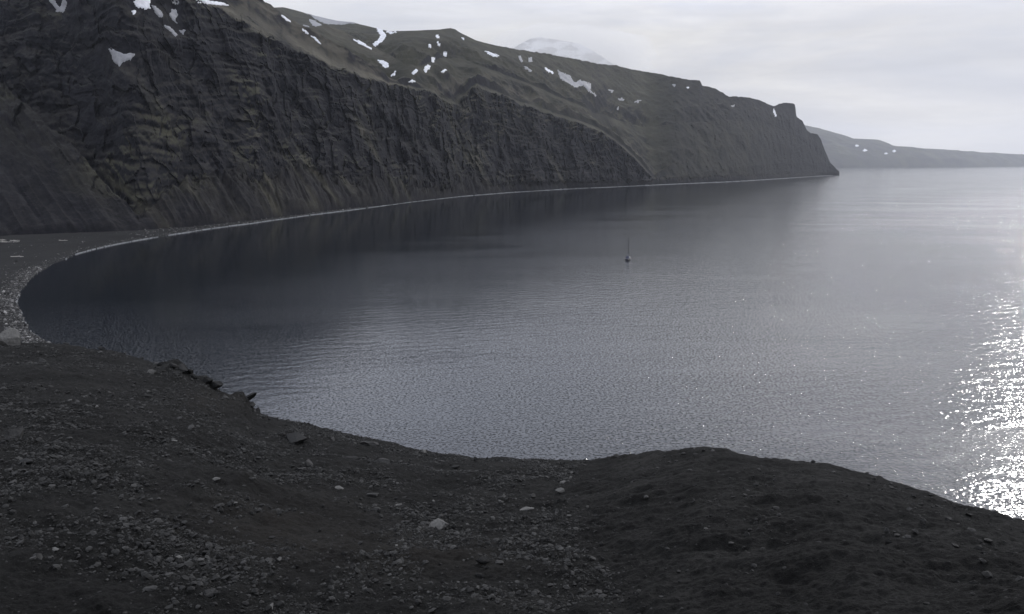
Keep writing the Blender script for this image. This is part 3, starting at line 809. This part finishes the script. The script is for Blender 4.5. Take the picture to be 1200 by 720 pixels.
gp = PG[ci, cj] * (1 - a_) * (1 - b_) + PG[ci + 1, cj] * a_ * (1 - b_) + PG[ci, cj + 1] * (1 - a_) * b_ + PG[ci + 1, cj + 1] * a_ * b_
gs = np.clip(.030 * (1 - rng.random(NG)) ** -.44, .02, .16)
gt = np.clip(rng.lognormal(-.25, .45, NG), .3, 2.2)
scatter_stones('gravel', gp, gs, M_GRAVEL, gt, seed=3)

# single stones: first those one can find in the photograph, then the smaller ones strewn between them
ROCKME = {}
for kind, mat in (('grey', M_STONE), ('pale', M_STONE_PALE), ('dark', M_STONE_DARK)):
    for i in range(7):
        v = rock_shape(40 + i + 31 * len(kind) + ord(kind[0]), [.75, .5, .35, .65, .9, .45, .6][i], 15, I3)
        me = bpy.data.meshes.new('rock'); me.from_pydata(v.tolist(), [], I3[1].tolist()); me.materials.append(mat); me.update()
        ROCKME[kind, i] = me


def rock(u, v, wpx, kind, shape, label, rot=None, sink=.18, tall=1.0, group=None):
    p, d = ground_at(u, v); s = wpx * d / F * .5
    o = bpy.data.objects.new('rock', ROCKME[kind, shape % 7]); COL.objects.link(o)
    o.scale = (s, s, s * tall); o.location = p + np.array([0, 0, s * (.45 * tall - sink)])
    o.rotation_euler = (random.uniform(-.2, .2), random.uniform(-.2, .2), random.uniform(0, 6.28) if rot is None else rot)
    return tag(o, label, 'rock', group or 'rocks strewn on the foreground slope')


BIG = [
    (10, 404, 25, 'pale', 0, 'pale angular rock on the brow at the far left edge above the beach', 0.3, -.25, .9),  # pale stone colour stands in for its lit facets
    (20, 515, 20, 'grey', 4, 'pointed grey rock standing alone on the left of the slope', 1.0, .0, 1.0),
    (32, 543, 16, 'dark', 3, 'dark round rock below the pointed grey rock on the left', 0.5, .1, 1.0),
    (178, 438, 10, 'pale', 1, 'small pale rock below the brow left of the dark outcrop', None, .2, 1.0),
    (348, 516, 30, 'dark', 2, 'low dark hump of rock under the brow left of centre', 0.0, .3, 1.1),
    (434, 522, 26, 'grey', 1, 'broad grey rock just below the brow left of centre', 0.2, .25, .8),
    (447, 544, 20, 'grey', 5, 'flat topped grey rock with a dark underside left of centre', 0.1, .1, .9),
    (361, 547, 14, 'grey', 4, 'round grey rock casting a dark side in the upper slope', None, .1, 1.0),
    (414, 538, 22, 'dark', 1, 'dark wedge of rock left of the flat topped rock', 0.3, .3, .8),
    (255, 563, 15, 'pale', 2, 'flat pale stone lying in the gravel field on the left', 0.1, .2, .8),
    (204, 518, 17, 'pale', 2, 'flat pale slab at the top of the gravel field', 0.0, .25, .7),
    (224, 503, 14, 'grey', 1, 'small grey block above the gravel field', None, .1, .9),
    (274, 591, 12, 'pale', 5, 'small pale stone near the brown soil left of centre', None, .2, .8),
    (516, 619, 32, 'pale', 5, 'largest flat pale rock, in the middle of the stony slope', 0.05, .12, .95),
    (500, 614, 16, 'grey', 2, 'thin grey slab touching the largest pale rock', 0.2, .2, .8),
    (468, 592, 13, 'pale', 2, 'tilted pale flake left of the largest pale rock', 0.5, .1, .8),
    (437, 581, 16, 'grey', 0, 'grey lump with a pale right side above the tilted flake', None, .1, .8),
    (441, 598, 12, 'grey', 5, 'small grey wedge below the grey lump', None, .15, .8),
    (399, 572, 14, 'pale', 2, 'long low pale stone on the smooth soil', 0.0, .2, .5),
    (566, 659, 20, 'dark', 0, 'dark blocky rock low in the middle of the slope', 0.2, .05, 1.0),
    (585, 661, 14, 'grey', 3, 'grey rock right beside the dark blocky rock', None, .1, .9),
    (563, 676, 16, 'dark', 4, 'dark rock just below the dark blocky rock', None, .1, .8),
    (620, 597, 24, 'pale', 2, 'flat pale slab at the edge of the dark mound', 0.0, .2, .6),
    (624, 584, 16, 'dark', 0, 'dark stone above the flat slab by the mound', None, .1, .9),
    (658, 567, 12, 'pale', 5, 'upper pale stone in the trough beside the mound', None, .2, .8),
    (657, 577, 11, 'pale', 1, 'lower pale stone in the trough beside the mound', None, .2, .8),
    (559, 540, 10, 'dark', 0, 'dark pointed stone on the brow in the centre', None, .0, 1.3),
    (535, 548, 11, 'dark', 3, 'dark stone just below the brow in the centre', None, .1, .9),
    (724, 536, 11, 'dark', 3, 'dark stone on the brow where the mound begins', None, .1, .7),
    (65, 644, 17, 'pale', 2, 'thin pale slab low on the left of the slope', 0.0, .2, .5),
    (208, 655, 13, 'pale', 5, 'small pale stone with a dark hollow under it low on the left', None, .15, .9),
    (177, 692, 20, 'grey', 1, 'rounded grey stone near the bottom left', 0.1, .15, .7),
    (247, 698, 17, 'grey', 4, 'grey stone near the bottom, right of the rounded one', None, .15, .8),
    (318, 712, 13, 'pale', 3, 'pale stone at the very bottom left of centre', None, .15, .8),
    (953, 541, 6, 'dark', 4, 'dark pebble on the right brow of the mound', None, .1, .9),
    (1092, 580, 7, 'dark', 1, 'low dark stone on the right brow above the glitter', None, .1, .8),
]
for u, v, w, kd, sh, lab, rot, sink, tall in BIG: rock(u, v, w, kd, sh, lab, rot, sink, tall)

# craggy outcrops along the left brow: each crag one rock
CRAG = [(191, 426, 12), (203, 430, 16), (212, 432, 18), (222, 437, 20), (228, 443, 16), (206, 440, 14), (240, 449, 18), (250, 453, 18), (281, 463, 16), (289, 468, 18), (296, 475, 16), (301, 481, 12), (150, 414, 10), (166, 419, 10), (120, 408, 12), (76, 404, 12)]
CL = ['left end of the crumbling outcrop on the brow', 'second crag of the crumbling outcrop from the left', 'tallest crag of the outcrop on the left brow', 'right crag of the crumbling outcrop on the brow', 'lowest crag at the right end of the outcrop', 'dark crag in front of the outcrop',
      'dark slab on the brow right of the outcrop', 'dark slab overhanging the water right of the outcrop', 'upper block of the lower ragged outcrop', 'middle block of the lower ragged outcrop', 'third block of the lower ragged outcrop', 'last block of the lower ragged outcrop',
      'small dark rock on the left brow before the outcrop', 'small dark rock on the brow nearest the outcrop', 'dark rock on the left brow above the dark water', 'dark rock on the brow right of the pale angular rock']
for k, ((u, v, w), lab) in enumerate(zip(CRAG, CL)):
    o = rock(u + random.uniform(-2, 2), v + random.uniform(-1, 2), w * random.uniform(.6, 1.15), 'dark', k, lab, None, .3, random.uniform(.9, 1.4), 'dark crags along the left brow')
    o.rotation_euler = (random.uniform(-.7, .7), random.uniform(-.7, .7), random.uniform(0, 6.28))

taken = [(b[0], b[1], b[2]) for b in BIG]; count = 0
cand = rng.choice(len(pr), 3000, p=pr); cI, cJ = np.unravel_index(cand, area.shape)
for i, j in zip(cI, cJ):
    if count >= 246: break
    u, v = float(cu[i, j]), float(cv[i, j])
    if not (2 < u < 1198 and v < 716): continue
    w = 4.2 + 3.6 * random.random() ** 2 + (5 * random.random() if random.random() < .12 else 0)
    if any(abs(u - a) < (w + c) * .55 and abs(v - b) < (w + c) * .35 for a, b, c in taken): continue
    taken.append((u, v, w)); count += 1
    kd = random.choices(('grey', 'pale', 'dark'), (.5, .09, .41))[0]
    zone = 'on the dark mound at the right' if mk[i, j] > .6 else ('on the gravel field at the left' if u < 300 else 'on the stony ground in the middle') if v > 600 else 'high on the left slope' if u < 300 else 'just below the brow in the middle'
    lab = '%s %s stone %s, %s the bottom edge' % ('tiny' if w < 5.2 else 'small' if w < 8 else 'fist sized', kd, zone, 'near' if v > 665 else 'well above')
    rock(u, v, w, kd, random.randrange(7), lab, None, .15, .9, 'small stones strewn on the foreground slope')

# a few pebbles on the mound
pm = (area * (mk > .8) * ((cu > 600) & (cu < 1235) & (cv < 740))).reshape(-1); pm = pm / pm.sum()
pk = rng.choice(len(pm), 700, p=pm); ci, cj = np.unravel_index(pk, area.shape)
scatter_stones('pebbles', PG[ci, cj + nb0], np.clip(.025 * (1 - rng.random(700)) ** -.4, .02, .10), M_GRAVEL, np.clip(rng.lognormal(-.45, .4, 700), .3, 1.5), seed=5)

# ------------------------------------------------------------------ shingle, boulders and driftwood on the beach
nsh = 9000
k = rng.choice(len(s_), nsh, p=(lambda w: w / w.sum())((s_ > seg[19]) * (s_ < seg[25]) * 1.0 + .16 * (s_ > seg[13]) * (s_ <= seg[19])))
dd_ = np.abs(rng.normal(3.5, 2.6, nsh)); dd_[: nsh // 5] = rng.uniform(4, 60, nsh // 5)
jit = rng.normal(0, 1.0, nsh)
bp = np.stack([bx[k] + nx_[k] * (dd_ + wig[k]) + ny_[k] * jit, by[k] + ny_[k] * (dd_ + wig[k]) - nx_[k] * jit, 2.6 * (1 - np.exp(-dd_ / 14)) + dd_ * .012], -1)
scatter_stones('shingle', bp, np.clip(.32 * (1 - rng.random(nsh)) ** -.4, .2, 1.5), M_SHINGLE, np.clip(rng.lognormal(.3, .7, nsh), .3, 6), seed=9)
# boulders along the foot of the far shore
nbl = 2600
k = rng.choice(len(s_), nbl, p=(lambda w: w / w.sum())((s_ > seg[7]) * (s_ < seg[16]) * 1.0))
dd_ = rng.uniform(0, 26, nbl)
bp = np.stack([bx[k] + nx_[k] * (dd_ + wig[k]), by[k] + ny_[k] * (dd_ + wig[k]), 2.6 * (1 - np.exp(-dd_ / 14)) + dd_ * .012], -1)
scatter_stones('shore_boulders', bp, np.clip(.8 * (1 - rng.random(nbl)) ** -.4, .5, 3.5), M_SHINGLE, np.clip(rng.lognormal(.2, .5, nbl), .4, 4), seed=13)


def log_mesh(seed):
    g = np.random.default_rng(seed); L, nr = 1.0, 8
    V, Fq = [], []
    for k in range(9):
        x = (k / 8 - .5) * L; rr_ = .05 * (1 - .45 * k / 8) * g.uniform(.88, 1.12)
        oy, oz = .03 * math.sin(k * .7 + seed), .012 * math.sin(k + seed)
        for q in range(nr): V.append((x, oy + rr_ * math.cos(q * 2 * math.pi / nr), oz + rr_ * math.sin(q * 2 * math.pi / nr)))
    for k in range(8):
        for q in range(nr): Fq.append((k * nr + q, k * nr + (q + 1) % nr, (k + 1) * nr + (q + 1) % nr, (k + 1) * nr + q))
    Fq.append(tuple(range(nr))[::-1]); Fq.append(tuple(range(8 * nr, 9 * nr)))
    # a broken branch stub
    b0 = len(V)
    for (x, y, z) in ((.1, .02, .02), (.16, .02, .02), (.13, -.02, .03), (.2, .07, .12)): V.append((x, y, z))
    Fq += [(b0, b0 + 1, b0 + 3), (b0 + 1, b0 + 2, b0 + 3), (b0 + 2, b0, b0 + 3)]
    me = bpy.data.meshes.new('driftwood_log'); me.from_pydata(V, [], Fq); me.materials.append(M_WOOD); me.update(); return me


LOGS = [log_mesh(i) for i in range(4)]


def beach_z(x, y):
    d = (PB[..., 0] - x) ** 2 + (PB[..., 1] - y) ** 2; return float(PB[..., 2].reshape(-1)[int(np.argmin(d))])


def log(u, v, length, rot, label, group='driftwood logs on the beach', k=0):
    x, y = sea_point(u, v, 4.0); z = beach_z(float(x), float(y)); x, y = sea_point(u, v, z)
    o = bpy.data.objects.new('driftwood_log', LOGS[k % 4]); COL.objects.link(o)
    o.scale = (length, length * 1.3, length * 1.3); o.rotation_euler = (0, random.uniform(-.05, .05), rot); o.location = (float(x), float(y), z + length * .045)
    return tag(o, label, 'driftwood', group)


log(74, 282.5, 6.0, .2, 'pale driftwood log lying alone on the upper beach', k=1)
log(98, 284.3, 5.0, -.3, 'short driftwood log nearest the dark cove at the cliff foot', k=2)
log(20, 301.5, 7.0, .25, 'long driftwood log on the wide grey beach at the far left', k=3)
log(84, 300.5, 5.0, .5, 'driftwood log at the water edge of the beach', k=0)
log(53, 311.5, 6.0, .9, 'driftwood log stranded in the surf at the bend of the bay', k=1)
for q in range(26):
    log(random.uniform(-14, 21), 283 + random.gauss(0, 1.4), random.uniform(2, 5), random.uniform(-.5, .9), 'bleached log in the heap of driftwood under the left spur', 'heap of driftwood under the left spur', q)


# ------------------------------------------------------------------ sailing boat at anchor
def tube(pts, r0, r1=None, nr=8):
    pts = [np.array(p, float) for p in pts]; r1 = r0 if r1 is None else r1; V, Fq = [], []
    for k, p in enumerate(pts):
        d = pts[min(k + 1, len(pts) - 1)] - pts[max(k - 1, 0)]; d /= np.linalg.norm(d)
        a = np.cross(d, (0, 0, 1) if abs(d[2]) < .9 else (1, 0, 0)); a /= np.linalg.norm(a); b = np.cross(d, a)
        rr_ = r0 + (r1 - r0) * k / (len(pts) - 1)
        for q in range(nr): V.append(tuple(p + rr_ * (a * math.cos(q * 2 * math.pi / nr) + b * math.sin(q * 2 * math.pi / nr))))
    for k in range(len(pts) - 1):
        for q in range(nr): Fq.append((k * nr + q, k * nr + (q + 1) % nr, (k + 1) * nr + (q + 1) % nr, (k + 1) * nr + q))
    Fq.append(tuple(range(nr))[::-1]); Fq.append(tuple(range((len(pts) - 1) * nr, len(pts) * nr)))
    return V, Fq


def part(name, vf, mat, parent):
    me = bpy.data.meshes.new(name); me.from_pydata([tuple(map(float, v)) for v in vf[0]], [], vf[1]); me.materials.append(mat); me.update()
    o = bpy.data.objects.new(name, me); COL.objects.link(o); o.parent = parent; return o


M_HULL = plain('dark boat hull', (.025, .028, .045), .35); M_DECK = plain('grey deck', (.22, .21, .20), .7)
M_SPAR = plain('mast metal', (.05, .05, .055), .5, .3); M_CANVAS = plain('sail cover canvas', (.06, .07, .12), .9); M_CABIN = plain('cabin paint', (.42, .43, .45), .5); M_GLASS = plain('dark cabin window', (.01, .012, .015), .1)
boat = bpy.data.objects.new('sailing_boat', None); COL.objects.link(boat)
bxp, byp = sea_point(736, 304.5); boat.location = (float(bxp), float(byp), 0); boat.rotation_euler = (0, 0, R(72))
tag(boat, 'dark sailing boat with a single bare mast at anchor in the bay', 'sailing boat')
V, Fq = [], []
NS = 15
for k in range(NS):
    x = -5.5 + 11.0 * k / (NS - 1); f = k / (NS - 1)
    w = 1.75 * (1 - max(0, (f - .45) / .55) ** 2.2) * (.72 + .28 * min(1, f / .35)); sheer = 1.05 + .55 * (f - .35) ** 2 * 2
    dpt = -.55 * (1 - abs(2 * f - 1) ** 3) - .05
    for q in range(9):
        a = q / 8; y = w * math.cos(a * math.pi); z = sheer if q in (0, 8) else (dpt + (sheer - dpt) * abs(math.cos(a * math.pi)) ** 2.2)
        V.append((x, y, z))
for k in range(NS - 1):
    for q in range(8): Fq.append((k * 9 + q, k * 9 + q + 1, (k + 1) * 9 + q + 1, (k + 1) * 9 + q))
Fq.append(tuple(range(9)))
part('hull', (V, Fq), M_HULL, boat)
V, Fq = [], []
for k in range(NS):
    v0, v1 = k * 9, k * 9 + 8
    x = -5.5 + 11.0 * k / (NS - 1); f = k / (NS - 1); w = 1.75 * (1 - max(0, (f - .45) / .55) ** 2.2) * (.72 + .28 * min(1, f / .35)) * .98; sheer = 1.02 + .55 * (f - .35) ** 2 * 2
    V += [(x, w, sheer), (x, 0, sheer + .08), (x, -w, sheer)]
for k in range(NS - 1):
    for q in range(2): Fq.append((k * 3 + q, k * 3 + q + 1, k * 3 + q + 4, k * 3 + q + 3))
part('deck', (V, Fq), M_DECK, boat)


def taper_box(x0, x1, w0, w1, z0, z1, ins=.2):
    V = [(x0, -w0, z0), (x1, -w1, z0), (x1, w1, z0), (x0, w0, z0), (x0 + ins * .5, -w0 * .85, z1), (x1 - ins, -w1 * .8, z1), (x1 - ins, w1 * .8, z1), (x0 + ins * .5, w0 * .85, z1)]
    return V, [(0, 3, 2, 1), (4, 5, 6, 7), (0, 1, 5, 4), (1, 2, 6, 5), (2, 3, 7, 6), (3, 0, 4, 7)]


cb = part('cabin', taper_box(-2.2, 2.0, 1.15, .8, 1.0, 1.75, .5), M_CABIN, boat)
for sd in (-1, 1):
    part('window', taper_box(-1.4, 1.0, .02, .02, 1.25, 1.55, .1), M_GLASS, cb).location = (0, sd * 1.0, 0)
part('sprayhood', taper_box(-3.0, -1.9, 1.1, 1.0, 1.1, 2.35, .5), M_CANVAS, boat)
part('mast', tube([(.9, 0, 1.0), (.9, 0, 6), (.88, 0, 14.2)], .2, .13), M_SPAR, boat)
part('boom', tube([(.85, 0, 2.6), (-3.9, 0, 2.75)], .08), M_SPAR, boat)
part('furled_sail', tube([(.7, 0, 2.85), (-1.5, 0, 2.98), (-3.8, 0, 2.9)], .26, .14), M_CANVAS, boat)
part('spreader', tube([(.9, -1.1, 8.3), (.9, 1.1, 8.3)], .035), M_SPAR, boat)
for p in ([(.9, 0, 14.0), (5.35, 0, 1.5)], [(.9, 0, 14.0), (-5.4, 0, 1.3)], [(.9, 0, 14.0), (.9, 1.1, 8.3), (.7, 1.6, 1.1)], [(.9, 0, 14.0), (.9, -1.1, 8.3), (.7, -1.6, 1.1)]):
    part('stay', tube(p, .02, None, 5), M_SPAR, boat)
part('stern_rail', tube([(-3.6, 1.3, 1.15), (-3.6, 1.3, 2.0), (-5.3, 1.15, 2.0), (-5.3, -1.15, 2.0), (-3.6, -1.3, 2.0), (-3.6, -1.3, 1.15)], .03, None, 6), M_SPAR, boat)

# ------------------------------------------------------------------ low cloud in front of the snowy mountain
m = bpy.data.materials.new('mist'); m.use_nodes = True; t = Nodes(m.node_tree); t.n.clear()
vol = t('ShaderNodeVolumePrincipled', {'Color': (1, 1, 1, 1), 'Density': 1.9e-3, 'Anisotropy': .6})
out = t('ShaderNodeOutputMaterial'); t.l.new(vol.outputs[0], out.inputs['Volume'])
Vc, Fc = ico(4); Vc = Vc * (1 + .55 * fbm(Vc * 1.6, 4, .55, False, 901))[:, None]
a_, t_ = pix(668, 66); r_ = 5300.0
me = bpy.data.meshes.new('cloud'); me.from_pydata((Vc * np.array([560., 420., 190.])).tolist(), [], Fc.tolist()); me.materials.append(m); me.update()
cl_o = bpy.data.objects.new('cloud', me); COL.objects.link(cl_o); cl_o.location = (r_ * math.sin(a_), r_ * math.cos(a_), H + r_ * float(t_)); stuff(cl_o)

# ------------------------------------------------------------------ haze over the whole bay
m = bpy.data.materials.new('sea haze'); m.use_nodes = True; t = Nodes(m.node_tree); t.n.clear()
vol = t('ShaderNodeVolumePrincipled', {'Color': (.84, .88, .98, 1), 'Density': 2.8e-5, 'Anisotropy': .6})
out = t('ShaderNodeOutputMaterial'); t.l.new(vol.outputs[0], out.inputs['Volume'])
B = 30500.0; Z0, Z1 = -420.0, 1250.0
Vb = [(-B, -B, Z0), (B, -B, Z0), (B, B, Z0), (-B, B, Z0), (-B, -B, Z1), (B, -B, Z1), (B, B, Z1), (-B, B, Z1)]
me = bpy.data.meshes.new('haze'); me.from_pydata(Vb, [], [(0, 3, 2, 1), (4, 5, 6, 7), (0, 1, 5, 4), (1, 2, 6, 5), (2, 3, 7, 6), (3, 0, 4, 7)]); me.materials.append(m); me.update()
ho = bpy.data.objects.new('haze', me); COL.objects.link(ho); stuff(ho)
print('TRIS', sum(len(o.data.loop_triangles) if not o.data.calc_loop_triangles() else 0 for o in COL.objects if o.type == 'MESH'), 'zmin/zmax', PM[..., 2].min(), PM[..., 2].max(), PMM[..., 2].max(), PF[..., 2].max(), PMM[...,2].min(), PF[...,2].min())
